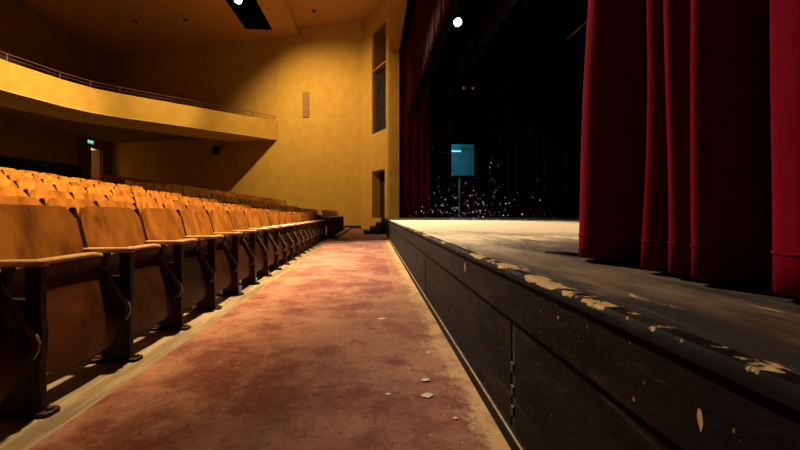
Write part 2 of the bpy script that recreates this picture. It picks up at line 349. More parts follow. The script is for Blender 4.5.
local(spbox(MB(), d0, d1, -.52, -.45, .60, dz), dr).build('door_leaf', 'black_wood', dr)
local(spbox(MB(), d0 + .1, d0 + .14, -.45, -.39, 1.5, 1.64), dr).build('door_handle', 'steel', dr)
# proscenium: jamb, header, near jamb
pr = MB(); X0, X1, HB = .72, 1.22, 8.45
pr.plan([(PA.x, PA.y), (X0 + .02, PA.y - .05), (X1, PA.y - .08), (X1, PA.y + 1.4), (PA.x + .1, PA.y + .6)], 0, 11.6)
struct(MB().box(X0, X1, -8, PA.y - .06, HB, 11.6).build('wall_header', 'plaster'), 'ochre header wall above the stage opening', 'wall')
struct(MB().box(X0, X1, -8, -6.6, 0, HB).build('wall_proscenium_near', 'plaster'), 'near pier of the proscenium arch', 'wall')
struct(pr.build('wall_proscenium', 'plaster'), 'ochre proscenium pier at the far end of the stage opening', 'wall')

# stage house: black walls
bw = MB(); bx0, bx1, bz = 4.70, 6.16, 5.05
bw.box(PA.x + .2, bx0, 21.2, 21.4, 0, 12); bw.box(bx1, 14, 21.2, 21.4, 0, 12); bw.box(bx0, bx1, 21.2, 21.4, bz, 12)
struct(bw.build('wall_wing', 'black_paint'), 'black wing wall of the stage with a tall lit opening', 'wall')
struct(MB().box(14, 14.3, -8, 21.4, 0, 12).build('wall_backstage', 'black_paint'), 'black back wall of the stage', 'wall')
struct(MB().box(1.2, 14, -8, 21.4, 12, 12.2).build('ceiling_stage', 'black_paint'), 'black ceiling over the stage', 'ceiling')
co = MB(); co.box(3.6, 3.7, 21.4, 25.2, 0, 5.6); co.box(7.2, 7.3, 21.4, 25.2, 0, 5.6); co.box(3.6, 7.3, 25.2, 25.3, 0, 5.6); co.box(3.6, 7.3, 21.4, 25.3, 5.5, 5.6); co.box(3.6, 7.3, 21.4, 25.3, .5, .612)
struct(co.build('wall_corridor', 'grey'), 'backstage corridor walls lit blue beyond the opening', 'wall')
d2 = empty('door_2', (5.43, 21.75, .615)); d2['kind'] = 'structure'; tag(d2, 'pair of dark corridor doors with a narrow gap below blue transom', 'door')
MB().box(-.95, -.14, 0, .05, 0, 2.42).build('door_leaf', 'dark_wood', d2); MB().box(-.06, .95, 0, .05, 0, 2.42).build('door_leaf', 'dark_wood', d2)
MB().box(-.95, .95, -.02, .08, 2.42, 2.58).build('door_lintel', 'black_metal', d2)
tl = empty('ceiling_light', (5.62, 24.4, 5.5)); tag(tl, 'glowing ceiling light in the blue corridor beyond the stage', 'ceiling light')
MB().box(-.5, .5, -.12, .12, -.30, 0).build('housing', 'grey', tl, bevel=.01); MB().box(-.46, .46, -.10, .10, -.36, -.30).build('diffuser', 'lamp_blue', tl, bevel=.01)

# ------------------------------------------------------------------ stage
st = empty('stage_platform', (.465, 3, 0)); tag(st, 'low black stage platform with chipped edge and panelled front', 'stage')
def SB(): return MB()
def sbuild(mb, name, m, **k): return local(mb, st).build(name, m, st, **k)
SY0, SY1, SZ = -6.5, 13.7, .615
sbuild(SB().plan([(.485, SY0), (.485, SY1), (.9, SY1 + .2), (.9, 16.7), (1.3, 16.7), (1.3, 21.2), (13.98, 21.2), (13.98, SY0)], SZ - .08, SZ), 'deck', 'stage')
st.children[0].data.transform(Matrix.Translation(st.location)); st.children[0].location = -st.location    # keep the boards' pattern in room coordinates
def worn(y0, y1, z0, z1, x0, x1, step, amp):    # an edge strip with an uneven, knocked-about outer face
    rows = []; n = int((y1 - y0) / step)
    for i in range(n + 1):
        y = y0 + (y1 - y0) * i / n; a = random.uniform(-amp, amp) if y > -1 else 0; b = random.uniform(-amp, amp)
        rows.append([(x1, y, z1), (x0 + .006 + abs(b), y, z1 + .001), (x0 + a, y, z1 - .007 - abs(b)), (x0 + a * .4, y, z0), (x1, y, z0)])
    return MB().grid(rows)
e = worn(SY0, SY1, SZ - .024, SZ, .449, .49, .03, .0022); sbuild(e, 'nosing', 'edge', smooth=True)
f = MB().box(.463, .50, SY0, SY1, .444, SZ - .022); o = sbuild(f, 'fascia_board', 'fascia', bevel=.004)
o.data.transform(Matrix.Translation(st.location)); o.location = -st.location
joints = [SY0, -2.9, -.85, 1.20, 3.25, 5.3, 7.35, 9.4, 11.45, SY1]
for a, b in zip(joints, joints[1:]):
    o = sbuild(MB().box(.482, .505, a + .014, b - .014, .05, .45), 'front_panel', 'fascia', bevel=.003)
    o.data.transform(Matrix.Translation(st.location)); o.location = -st.location
for a in joints[1:-1]: sbuild(MB().box(.486, .505, a - .014, a + .014, .05, .45), 'joint_strip', 'black_wood')
for z in (.10, .17, .25): sbuild(MB().box(.478, .488, 1.188, 1.212, z, z + .035), 'hinge', 'black_wood', bevel=.003)
o = sbuild(MB().box(.463, .50, SY0, SY1, 0.004, .058), 'baseboard', 'fascia', bevel=.003)
o.data.transform(Matrix.Translation(st.location)); o.location = -st.location
sbuild(MB().box(.4605, .467, SY0, SY1, .057, .066), 'base_bead', 'bead', bevel=.002)
sbuild(MB().plan([(.485, SY1 - .05), (.9, SY1 + .15), (.9, SY1 + .2), (.485, SY1)], 0, SZ - .08), 'end_panel', 'black_wood')
sbuild(MB().box(.4605, .468, 2.135, 2.165, .466, .492), 'notch', 'hole')
def chip(y, z, w, h, name='bare_patch'):
    pts = [(y + w * math.cos(a) * random.uniform(.7, 1.1), z + h * math.sin(a) * random.uniform(.8, 1.1) + .25 * h * math.cos(a)) for a in [k * math.pi / 5 for k in range(10)]]
    o = sbuild(MB().prism(pts, lambda p, q: (.4622, p, q), lambda p, q: (.466, p, q)), name, 'chip'); o['label'] = 'bare wood chip in the black paint'
chip(.471, .508, .005, .015); chip(1.77, .532, .010, .022); chip(.60, .47, .003, .003); chip(.86, .54, .003, .004)

# steps up to the stage door
sp = empty('stage_steps', (.05, 14.5, 0)); tag(sp, 'short flight of black steps rising to stage door at end of aisle', 'steps')
for k in range(4):
    x = -.42 + .24 * k
    MB().box(x, x + .24 + (.13 if k == 3 else 0), -.58, 1.0 if k < 3 else 1.9, .007, .154 * (k + 1) - .003).build('step', 'black_wood', sp, bevel=.008)

# ------------------------------------------------------------------ balcony
BF = [(-5.33, 20.98), (-7.6, 19.20), (-9.6, 17.66), (-11.1, 16.52), (-11.79, 15.85), (-12.22, 14.95), (-12.66, 13.4), (-12.95, 10.5), (-13.05, 6), (-13.05, -7.9)]
BF2 = BF[::-1]                                    # travel towards the far wall: the house is to the right, so positive offsets run back under the balcony
ba = empty('balcony', (-9.0, 17.0, 0)); tag(ba, 'curved ochre balcony projecting over the rear seats', 'balcony')
def bbuild(mb, name, m, **k): return local(mb, ba).build(name, m, ba, **k)
bbuild(MB().sweep([(0, 5.08), (-.03, 5.9), (-.03, 6.09), (.24, 6.09), (.24, 5.08)], BF2), 'parapet', 'plaster')
bbuild(MB().sweep([(.0, 5.05), (.0, 5.08), (2.2, 5.08), (2.2, 5.05)], BF2), 'soffit', 'soffit')
bbuild(MB().sweep([(2.2, 5.03), (2.2, 5.36), (2.3, 5.36), (2.3, 5.03)], BF2), 'soffit_moulding', 'cream')
bbuild(MB().sweep([(2.3, 5.30), (2.3, 5.36), (8.6, 5.36), (8.6, 5.30)], BF2[:3] + [BF2[3]] + BF2[4:]), 'under_ceiling', 'plaster_dark') if False else None
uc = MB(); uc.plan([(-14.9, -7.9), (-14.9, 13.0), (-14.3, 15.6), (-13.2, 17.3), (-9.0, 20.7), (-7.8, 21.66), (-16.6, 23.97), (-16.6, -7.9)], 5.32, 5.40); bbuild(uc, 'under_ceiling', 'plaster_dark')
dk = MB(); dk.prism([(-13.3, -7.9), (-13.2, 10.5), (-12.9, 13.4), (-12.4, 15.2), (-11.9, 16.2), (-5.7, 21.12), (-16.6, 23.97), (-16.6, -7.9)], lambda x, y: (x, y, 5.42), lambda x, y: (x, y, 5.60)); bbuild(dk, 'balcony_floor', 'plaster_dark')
tr = MB()
for k in range(5):
    q = 1.55 + 1.0 * k
    tr.sweep([(q, 5.5), (q, 5.6 + .34 * (k + 1)), (q + 1.02, 5.6 + .34 * (k + 1)), (q + 1.02, 5.5)], BF2[:6] if k > 1 else BF2[:7])
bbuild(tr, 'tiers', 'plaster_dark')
gr = empty('guard_rail', (-9.0, 17.0, 6.09)); tag(gr, 'thin metal guard rail along the balcony parapet top', 'rail')
def along(path, step, start=0.0):
    out = []; nxt = start; acc = 0.0
    for a, b in zip(path, path[1:]):
        a, b = Vector(a), Vector(b); L = (b - a).length; t = (b - a) / L
        while nxt <= acc + L: out.append((a + t * (nxt - acc), t)); nxt += step
        acc += L
    return out
def inset(path, o):
    out = []
    for i, p in enumerate(path):
        a = Vector(path[max(i - 1, 0)]); b = Vector(path[min(i + 1, len(path) - 1)]); t = (b - a).normalized(); out.append(Vector(p) + Vector((-t.y, t.x)) * o)
    return out
RP = [p for p in inset(BF2, .10)]; RP[-1] = Vector(RP[-1]) + (Vector(RP[-2]) - Vector(RP[-1])).normalized() * .25
for z in (.31, .17): local(MB().tube([(p.x, p.y, 6.09 + z) for p in RP], .016 if z > .2 else .010, 6), gr).build('rail', 'pipe', gr, smooth=True)
for a, b in zip(RP, RP[1:]):
    n = max(1, round((b - a).length / 1.3))
    if a.y < 4: continue
    for k in range(n):
        q = a + (b - a) * (k / n); local(MB().tube([(q.x, q.y, 6.08), (q.x, q.y, 6.41)], .014, 6), gr).build('post', 'pipe', gr, smooth=True)

# low dark cross-aisle wall behind the last lit rows
cw = MB(); cw.sweep([(0, 1.0), (0, 2.72), (.14, 2.72), (.14, 1.0)], [(-12.3, -7.9), (-12.3, 9), (-12.25, 12.0), (-11.6, 15.1)])
struct(cw.build('wall_cross_aisle', 'black_paint'), 'low dark wall behind the seats under the balcony', 'wall')

# ------------------------------------------------------------------ seats
P = .527                                         # seat pitch
def rot2(p, a): return (p[0] * math.cos(a) - p[1] * math.sin(a), p[0] * math.sin(a) + p[1] * math.cos(a))
def backrest_mb():
    m = MB(); n = 12; H0, H1 = .40, .843; y0, y1 = .015, P - .015; r = .07; th = .016
    def cx(z): return -.205 - (z - .45) * .245            # leans back with height
    cols = [y0 + (y1 - y0) * k / n for k in range(n + 1)]
    front, back = [], []
    for zi in range(9):
        fr, bk = [], []
        for k, y in enumerate(cols):
            e = min(y - y0, y1 - y); top = H1 - (r - math.sqrt(max(0, r * r - (r - e) ** 2)) if e < r else 0)
            bot = H0 + .0; z = bot + (top - bot) * zi / 8; u = (y - y0) / (y1 - y0) * 2 - 1
            x = cx(z) - .022 * (1 - u * u)
            fr.append((x, y, z)); bk.append((x - th, y, z - .003))
        front.append(fr); back.append(bk)
    m.grid(front); m.grid(back)
    m.grid([front[0], back[0]]); m.grid([front[-1], back[-1]]); m.grid([[f[0] for f in front], [f[0] for f in back]]); m.grid([[f[-1] for f in front], [f[-1] for f in back]])
    return m
def pan_mb():                                     # folded seat: rolled front edge on top, bellied underside, rounded lower corners
    m = MB(); y0, y1 = .026, P - .036; n = 14; r = .11
    prof = [(-.165, .588, 0), (-.162, .590, 0), (-.152, .590, 0), (-.146, .588, 0), (-.141, .575, 0), (-.142, .562, 0), (-.147, .548, 0), (-.148, .50, .1), (-.128, .42, .28), (-.100, .34, .48), (-.076, .26, .7), (-.060, .18, .9), (-.056, .115, 1.0)]
    front, back = [], []
    for x, z, q in prof:
        fr, bk = [], []
        for k in range(n + 1):
            y = y0 + (y1 - y0) * k / n; e = min(y - y0, y1 - y); up = (r - math.sqrt(max(0, r * r - (r - e) ** 2))) if e < r else 0
            zz = z + up * q * (1 if q > .5 else q); u = (y - y0) / (y1 - y0) * 2 - 1
            fr.append((x + .010 * (1 - u * u) * min(1, q * 2), y, zz)); bk.append((min(x - .022, -.150 + q * .075), y, zz + (.004 if q > .9 else 0)))
        front.append(fr); back.append(bk)
    m.grid(front); m.grid(back[5:]) ; m.grid([front[0], back[5]]); m.grid([front[-1], back[-1]])
    for c in (0, -1):
        poly = [f[c] for f in front] + [b[c] for b in back[5:]][::-1]
        m.bm.faces.new([m.bm.verts.new(p) for p in poly])
    return m
def edge_roll_mb():                               # worn rolled front edge of the folded seat
    m = MB(); y0, y1 = .024, P - .034; pr = [(-.170, .586), (-.170, .598), (-.162, .603), (-.150, .603), (-.140, .599), (-.135, .591), (-.135, .582), (-.140, .576), (-.150, .576)]
    rr = []
    for k in range(13):
        y = y0 + (y1 - y0) * k / 12; u = (k / 12) * 2 - 1; q = .010 * max(0, abs(u) - .8) / .2
        rr.append([(x, y, z - q * (1 if z > .58 else 0)) for x, z in pr] )
    rr = [r + [r[0]] for r in rr]
    m.grid(rr)
    for r in (rr[0], rr[-1]): m.bm.faces.new([m.bm.verts.new(p) for p in r[:-1]])
    return m
def arm_mb():
    pts = [(-.30, -.022), (-.10, -.027), (-.03, -.030), (-.006, -.024), (0, -.012), (0, .012), (-.006, .024), (-.03, .030), (-.10, .027), (-.30, .022)]
    return MB().prism(pts, lambda x, y: (x, y, .590), lambda x, y: (x, y, .617))
def standard_mb():
    m = MB(); t = .017
    col = [(-.160, .018), (-.006, .018), (-.012, .10), (-.014, .20), (-.006, .26), (-.004, .33), (-.012, .40), (-.010, .592), (-.068, .592), (-.066, .40), (-.095, .35), (-.150, .30), (-.160, .22), (-.152, .10)]
    m.side(col, -t, t)
    m.side([(-.155, .27), (-.110, .345), (-.205, .50), (-.305, .838), (-.318, .838), (-.330, .825), (-.235, .48)], -t * .65, t * .65)   # arm that carries the backs
    m.side([(-.26, .592), (-.135, .592), (-.135, .45), (-.235, .45)], -t * .85, t * .85); m.side([(-.158, .26), (-.01, .26), (-.05, .46), (-.215, .47)], -t * .8, t * .8)
    return m
def foot_mb():
    m = MB(); m.plan([(-.215, -.02), (-.20, -.035), (.02, -.035), (.036, -.02), (.036, .02), (.02, .035), (-.20, .035), (-.215, .02)], 0, .018)
    m.tube([(.012, 0, .016), (.012, 0, .030)], [.017, .012], 8); m.tube([(-.19, 0, .016), (-.19, 0, .030)], [.017, .012], 8); return m
def bracket_mb():
    m = MB(); y0, y1 = -.040, -.026
    m.side([(-.150, .518), (-.134, .528), (-.004, .322), (.004, .295), (.000, .262), (-.018, .230), (-.050, .222), (-.052, .238), (-.028, .252), (-.018, .275), (-.022, .304)], y0, y1)
    return m
def bolt_mb(x, z): m = MB(); m.tube([(x, -.046, z), (x, -.040, z), (x, -.016, z)], [.008, .013, .013], 8); return m
def pivot_mb():
    m = MB(); m.tube([(-.075, -.026, .285), (-.075, .026, .285)], .062, 16); return m
proto = empty('auditorium_seat', (0, 0, 0))
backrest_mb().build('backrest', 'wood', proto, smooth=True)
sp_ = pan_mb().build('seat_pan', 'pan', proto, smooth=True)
edge_roll_mb().build('front_edge', 'arm', sp_, smooth=True)
arm_mb().build('armrest', 'arm', proto, bevel=.008)
sd = standard_mb().build('standard', 'iron', proto, bevel=.004)
foot_mb().build('foot', 'iron', sd, bevel=.004); bracket_mb().build('bracket', 'steel', sd, bevel=.002); pivot_mb().build('pivot', 'iron', sd, smooth=True, bevel=.003)
bolt_mb(-.152, .500).build('bolt', 'steel', sd, smooth=True); bolt_mb(-.086, .263).build('bolt', 'steel', sd, smooth=True)
end_proto = empty('auditorium_seat', (0, 0, 0))    # the seat that closes a row carries a second armrest and standard
for ch in proto.children:
    c2 = ch.copy(); COL.objects.link(c2); c2.parent = end_proto
    for g in ch.children: d = g.copy(); COL.objects.link(d); d.parent = c2
for nm in ('armrest', 'standard'):
    src = [c for c in proto.children if c.name.startswith(nm)][0]
    c2 = src.copy(); COL.objects.link(c2); c2.parent = end_proto; c2.location.y = P
    for g in src.children:
        if g.name.startswith('foot'): d = g.copy(); COL.objects.link(d); d.parent = c2
used = {'n': False, 'e': False}
def place(x, y, z, a, label, group, end=False):
    key = 'e' if end else 'n'; src = end_proto if end else proto
    if not used[key]: o = src; used[key] = True
    else: o = copy_thing(src)
    o.location = (x, y, z); o.rotation_euler.z = a; tag(o, label, 'seat', group)
ROWS = [1.30 + .86 * k for k in range(7)] + [7.35, 8.25]       # armrest line of each row, from the stage
for r, d in enumerate(ROWS):
    yend = 11.0 - .22 * r if r else 11.1
    n_vis = 0; ys = []
    k = 0
    y = yend - P
    ystart = 0.4 if r == 0 else max(.2, 1.02 * (d + .3) - 2.0)
    if r == 0: y = 1.525 + P * 18; 
    while y > ystart: ys.append(y); y -= P
    for i, y in enumerate(ys):
        fz = floor_z(d + .30) if r else 0.0
        place(-d - bow(y), y, fz + (.008 if r else 0), -.0032 * abs(y) * -1,
              ('orange-brown folding seat in the front row, %s from the side aisle' if r == 0 else 'orange-brown folding seat in the %s row from the stage, %%s from the side aisle' % nth(r + 1)) % nth(i + 1),
              'folding seats of the main block', end=(i == 0))
# side block beyond the aisle
A0, DU = Vector((-10.9, 13.75)), Vector((7.3, 3.45)).normalized()
DN = Vector((-DU.y, DU.x))
if DN.x > 0: DN = -DN
def diag_dist(x, y): return (Vector((x, y)) - A0).dot(-DN)       # distance in front of the angled rear row
for r, d in enumerate(ROWS[:8]):
    y = 11.68 - .01 * r; i = 0; ys = []
    while y < 18.5 - P:
        x = -d - bow(y) * .2
        far = Vector((-d - .4, y + P))
        wall_gap = (far - Vector(CA)).dot(Vector((-.237, -.9715)).normalized())
        if wall_gap < .45 or diag_dist(x - .4, y + P) < .75: break
        ys.append(y); y += P
    for i, y in enumerate(ys):
        place(-d - bow(y) * .2, y, floor_z(d + .3) + .092, 0,
              'dark brown folding seat beyond the side aisle, %s row there, %s from the aisle' % (nth(r + 1), nth(i + 1)), 'folding seats of the side block', end=(i == len(ys) - 1))
pf = []
for y in (11.58, 13, 15, 17, 18.75): pf.append([(-1.17 - .3 * 0, y, 0)] + [(-d, y, floor_z(d) + .09) for d in (1.18, 1.6, 1.9, 2.46, 3.32, 4.18, 5.04, 5.9, 6.8, 7.6)])
struct(MB().grid(pf).build('floor_side_block', 'subfloor'), 'slightly raised floor of the side seating block beyond the aisle', 'floor')
ang = math.atan2(DU.y, DU.x) - math.pi / 2                     # the row runs along DU; seats face the stage
def angled(off, n, start, word, dzx):
    for i in range(n):
        q = A0 + DU * (start + P * i) + DN * off
        x = q.x; z = max(floor_z(-x + .1), .148 * (-x) - .043) + dzx
        mid = A0 + DU * (start + P * n / 2) + DN * off
        place(q.x, q.y, z, ang, 'dark reddish folding seat in the %s angled row under the balcony, %s from the wall' % (word, nth(n - i)), 'folding seats of the angled rows', end=(i == n - 1))
angled(0, 13, .75, 'front', .0)
angled(.92, 13, .65, 'rear', .0)
for off, st0 in ((0, .75), (.92, .65)):             # sloping riser that carries the angled row
    def rz(q): x = -q.x; return max(floor_z(x + .1), .148 * x - .043)
    top = []
    for k in range(15):
        q = A0 + DU * (st0 - .2 + 7.25 * k / 14) + DN * off; a, b = q - DN * .10, q + DN * .62; z = rz(A0 + DU * (st0 - .2 + 7.25 * k / 14) + DN * off) - .002
        top.append([(a.x, a.y, 0), (a.x, a.y, z), (b.x, b.y, z), (b.x, b.y, 0)])
    struct(MB().grid(top).build('floor_riser', 'black_wood'), 'dark riser carrying the %s angled seat row' % ('front' if off == 0 else 'rear'), 'floor')

# balcony seats, a dark row behind the guard rail
bs = along([tuple(p) for p in inset(BF2, 1.05)], .60)
bs = [(p, t) for p, t in bs if 6.5 < p.y < 20.3]
bproto = empty('balcony_chair', (0, 0, 0)); 
def dark_seat():
    b = MB(); b.side([(-.30, .43), (-.36, .86), (-.385, .86), (-.33, .43)], .02, .50); b.build('backrest', 'iron', bproto, bevel=.012)
    b = MB(); b.side([(-.30, .42), (-.27, .70), (-.22, .70), (-.24, .41)], .03, .49); b.build('seat_pan', 'iron', bproto, bevel=.012)
    b = MB(); b.side([(-.36, 0), (-.18, 0), (-.20, .55), (-.06, .58), (-.06, .61), (-.34, .61), (-.36, .45)], -.02, .02); b.build('standard', 'iron', bproto, bevel=.006)
dark_seat()
for i, (p, t) in enumerate(bs):
    o = bproto if i == 0 else copy_thing(bproto)
    o.location = (p.x, p.y, 5.60); o.rotation_euler.z = math.atan2(t.y, t.x) - math.pi / 2
    tag(o, 'unlit dark seat on the balcony behind the guard rail, %s from the wall end' % nth(len(bs) - i), 'seat', 'balcony seats')

# ------------------------------------------------------------------ curtains
def curtain(name, path, z0, z1, m, label, hem=0.0, sway=None, n=5, rows_n=10, th=.006, group=None, cat='curtain'):
    root = empty(name, (path[0][0], path[0][1], z0)); tag(root, label, cat, group)
    pts = catmull(path, n)
    def sheet(za, zb, k, off):
        rr = []
        for j in range(k + 1):
            z = za + (zb - za) * j / k; row = []
            for i, p in enumerate(pts):
                dx, dy = sway(i / len(pts), z) if sway else (0, 0)
                a = pts[max(i - 1, 0)]; b = pts[min(i + 1, len(pts) - 1)]; t = (b - a).normalized()
                row.append((p.x + dx - t.y * off, p.y + dy + t.x * off, z))
            rr.append(row)
        return MB().grid(rr)
    o = local(sheet(z0, z1, rows_n, 0), root).build('drape', m, root, smooth='all')
    s = o.modifiers.new('cloth', 'SOLIDIFY'); s.thickness = th; s.offset = 0
    if hem:                                       # stitched seam of the hem
        rr = []
        for z in (z0 + hem - .0035, z0 + hem + .0035):
            row = []
            for i, p in enumerate(pts):
                dx, dy = sway(i / len(pts), z) if sway else (0, 0)
                row.append((p.x + dx, p.y + dy, z))
            rr.append(row)
        o = local(MB().grid(rr), root).build('hem_seam', m, root, smooth='all'); s = o.modifiers.new('cloth', 'SOLIDIFY'); s.thickness = th + .005; s.offset = 0
    return root
near = [(1.02, 1.43), (.90, 1.415), (.828, 1.375), (.803, 1.318), (.818, 1.272), (.865, 1.242), (.95, 1.22), (1.06, 1.19), (1.10, 1.14), (1.03, 1.10), (.92, 1.082), (.845, 1.056), (.846, 1.02), (.884, 1.0), (.882, .985), (.855, .974), (.846, .945), (.884, .915), (.866, .896),
        (.838, .879), (.846, .85), (.92, .82), (1.0, .79), (1.0, .752), (.93, .735), (.873, .716), (.852, .68), (.858, .62), (.93, .57), (1.02, .51), (1.0, .44), (.90, .40), (.86, .34), (.90, .26), (1.0, .2), (1.02, .12), (.92, .06), (.87, -.02), (.92, -.12), (1.02, -.2)]
def sway_near(u, z):
    h = (z - .63); return (.004 * math.sin(h * 5 + u * 20) + .010 * math.sin(u * 31) * min(1, h), -.058 * min(1.6, h) * max(0, 1 - u * 2.6) + .006 * math.sin(h * 4 + u * 9))
curtain('stage_curtain', near, .632, 8.9, 'velvet', 'deep red velvet curtain hanging close by at the front edge of the stage', .085, sway_near, 6, 90)
far = []
for k in range(23): far.append((1.28 + .055 * k, 15.9 + (.11 if k % 2 else -.10) * (.7 + .3 * math.sin(k * 2.1))))
curtain('stage_curtain', far, .63, 9.2, 'velvet', 'distant dark red velvet curtain drawn back beside the ochre proscenium', 0, lambda u, z: (.02 * math.sin(z * .7 + u * 8), 0), 4, 8)
def pleats(x, y0, y1, step, amp): return [(x + (amp if k % 2 else -amp) * random.uniform(.6, 1.1), y0 + (y1 - y0) * k / int((y1 - y0) / step)) for k in range(int((y1 - y0) / step) + 1)]
curtain('curtain_valance', pleats(1.55, -2.5, 16.0, .22, .055), 5.15, 9.0, 'velvet_shaded', 'red pleated valance hanging high along the front of the stage, its colour darkened as shade', 0, None, 3, 6, cat='valance')
curtain('border_curtain', pleats(1.9, -2.5, 16.0, .30, .06), 5.45, 9.6, 'black_cloth', 'black border curtain with a ragged lit edge behind the red valance', 0, lambda u, z: (0, 0), 3, 6, cat='border')
curtain('border_curtain', pleats(3.6, -2.5, 15.0, .34, .08), 6.2, 10.5, 'black_cloth', 'black border curtain touched by blue light above mid stage', 0, None, 3, 6, cat='border')
def xpleats(y, x0, x1, step, amp): n = int((x1 - x0) / step); return [(x0 + (x1 - x0) * k / n, y + (amp if k % 2 else -amp)) for k in range(n + 1)]
curtain('masking_drape', xpleats(17.6, 2.4, 3.9, .17, .07), .64, 11.0, 'black_cloth', 'black masking drape just left of the blue backstage opening', 0, None, 3, 4, cat='drape')
curtain('masking_drape', xpleats(18.6, 6.1, 12.5, .20, .08), .64, 11.0, 'black_cloth', 'broad black masking drape right of the blue backstage opening', 0, None, 3, 4, cat='drape')

# ------------------------------------------------------------------ lamps and fittings
def stage_lamp(name, loc, target, lens, label, r=.12, L=.34, hang=.5):
    root = empty(name, loc); tag(root, label, 'spotlight')
    Q = (Vector(target) - Vector(loc)).to_track_quat('-Z', 'Y').to_matrix().to_4x4()
    def part(m, nm, mt, turn=True, **k):
        if turn: bmesh.ops.transform(m.bm, matrix=Q, verts=m.bm.verts)
        return m.build(nm, mt, root, **k)
    m = MB(); m.tube([(0, 0, L), (0, 0, L - .04), (0, 0, .10), (0, 0, .02)], [r * .5, r * .85, r, r * 1.08], 20, caps=False); m.tube([(0, 0, L), (0, 0, L + .01)], [r * .5, r * .4], 20); part(m, 'housing', 'black_metal', smooth=True)
    m = MB(); m.tube([(0, 0, .06), (0, 0, .05)], [r * .98, r * .98], 20); part(m, 'lens', lens)
    c = Q @ Vector((0, 0, L * .5)); a = Q @ Vector((r * 1.15, 0, L * .5)); b = Q @ Vector((-r * 1.15, 0, L * .5))
    m = MB(); m.tube([tuple(a), (a.x, a.y, c.z + .26), (c.x, c.y, c.z + .32), (b.x, b.y, c.z + .26), tuple(b)], .012, 6); part(m, 'yoke', 'black_metal', False, smooth=True)
    m = MB(); m.tube([(c.x, c.y, c.z + .30), (c.x, c.y, hang)], .014, 6); part(m, 'hanger', 'black_metal', False, smooth=True)
    return root
stage_lamp('spotlight', (-6.36, 17.30, 10.90), (0, 4, 1), 'lens_warm', 'lit spotlight in the dark ceiling slot', .17, .40, 1.585)
stage_lamp('work_light', (2.2, 9.12, 5.78), (2.0, 6.0, 2.6), 'lens_cool', 'bright cool white work light hanging above the stage', .10, .28, .66)
pb = empty('batten_pipe', (2.22, 6, 6.46)); tag(pb, 'black pipe over the stage carrying the cool work light', 'pipe')
MB().tube([(0, -8, 0), (0, 10, 0)], .024, 8).build('pipe', 'black_metal', pb, smooth=True)
for y in (-6, -1, 4, 9): MB().tube([(0, y, 0), (0, y, 5.53)], .005, 5).build('cable', 'black_metal', pb)
pb = empty('batten_pipe', (5.2, 5, 5.5)); tag(pb, 'dim brown pipe slanting in behind the near red curtain', 'pipe')
MB().tube([(0, -6, 0), (0, 4.2, 0)], .022, 8).build('pipe', 'pipe', pb, smooth=True)
for y in (-4, 3.9): MB().tube([(0, y, 0), (0, y, 6.5)], .004, 5).build('cable', 'black_metal', pb)
for x, w_ in ((5.44, 'left'), (6.0, 'right')):
    pl = empty('pilot_lamp', (x, 21.09, 8.4)); tag(pl, 'tiny dim amber pilot lamp high in the dark wing, %s of the pair' % w_, 'lamp', 'amber pilot lamps')
    MB().box(-.09, .09, 0, .1, -.12, .12).build('housing', 'black_metal', pl, bevel=.01); MB().tube([(0, -.05, 0), (0, 0, 0)], [.04, .07], 10).build('bulb', 'amber', pl, smooth=True)

def on_wall(a, b, t, o=0.0):
    a, b = Vector(a), Vector(b); u = (b - a).normalized(); n = Vector((-u.y, u.x)); n = n if n.y < 0 else -n
    q = a + u * t + n * o; return q, math.atan2(u.y, u.x)
q, a = on_wall(CA, CB, 3.20, .0)
gv = empty('wall_grille', (q.x, q.y, 6.95), a); tag(gv, 'narrow tan ventilation grille on the ochre wall right of the balcony', 'vent')
MB().box(-.20, .20, -.01, .04, -.72, .72).build('frame', 'grille', gv, bevel=.01)
for k in range(16): MB().box(-.165, .165, .035, .055, -.66 + .083 * k, -.62 + .083 * k).build('slat', 'grille', gv)
for lb_, (x, y, z) in (('dark recessed downlight in the raised ceiling panel near the proscenium', (-3.06, 18.68, CZ2)), ('small ceiling downlight above the balcony, farther from the lighting slot', (-12.4, 19.6, CZ)), ('small ceiling downlight above the balcony, nearer the lighting slot', (-9.7, 19.2, CZ))):
    dl = empty('downlight', (x, y, z)); tag(dl, lb_, 'downlight', 'ceiling downlights')
    MB().tube([(0, 0, -.05), (0, 0, .0)], [.10, .13], 16).build('trim_ring', 'dark_wood', dl, smooth=True); MB().tube([(0, 0, -.052), (0, 0, -.045)], .075, 16).build('lens', 'hole', dl)
ws = empty('wall_speaker', (-9.2, 21.86, 4.55), -.25); tag(ws, 'small black speaker box on the side wall under the balcony', 'speaker')
MB().box(-.16, .16, -.28, .0, -.22, .22).build('cabinet', 'black_metal', ws, bevel=.02); MB().box(-.13, .13, -.29, -.275, -.19, .19).build('grille', 'hole', ws)
# niche: shelf and loudspeaker column
sh = empty('niche_shelf', SP((n0 + n1) / 2, -.5, 8.12)); tag(sh, 'brown shelf across the tall niche above the black loudspeakers', 'shelf')
local(spbox(MB(), n0 + .003, n1 - .003, -.98, -.05, 8.07, 8.15), sh).build('board', 'grille', sh)
for k in range(3):
    z0 = 5.02 + .98 * k if k else 4.865
    ls = empty('loudspeaker', SP((n0 + n1) / 2, -.5, z0)); tag(ls, 'black loudspeaker cabinet stacked in the tall niche, %s of three' % ('bottom', 'middle', 'top')[k], 'loudspeaker', 'loudspeakers in the niche')
    zt = (5.98, 6.98, 7.9)[k]; zb = (4.865, 6.0, 7.0)[k]
    ls.location.z = zb
    local(spbox(MB(), .22, 1.60, -.95, -.22, zb, zt), ls).build('cabinet', 'black_metal', ls, bevel=.02)
    local(spbox(MB(), .28, 1.54, -.225, -.20, zb + .06, zt - .06), ls).build('grille', 'hole', ls)
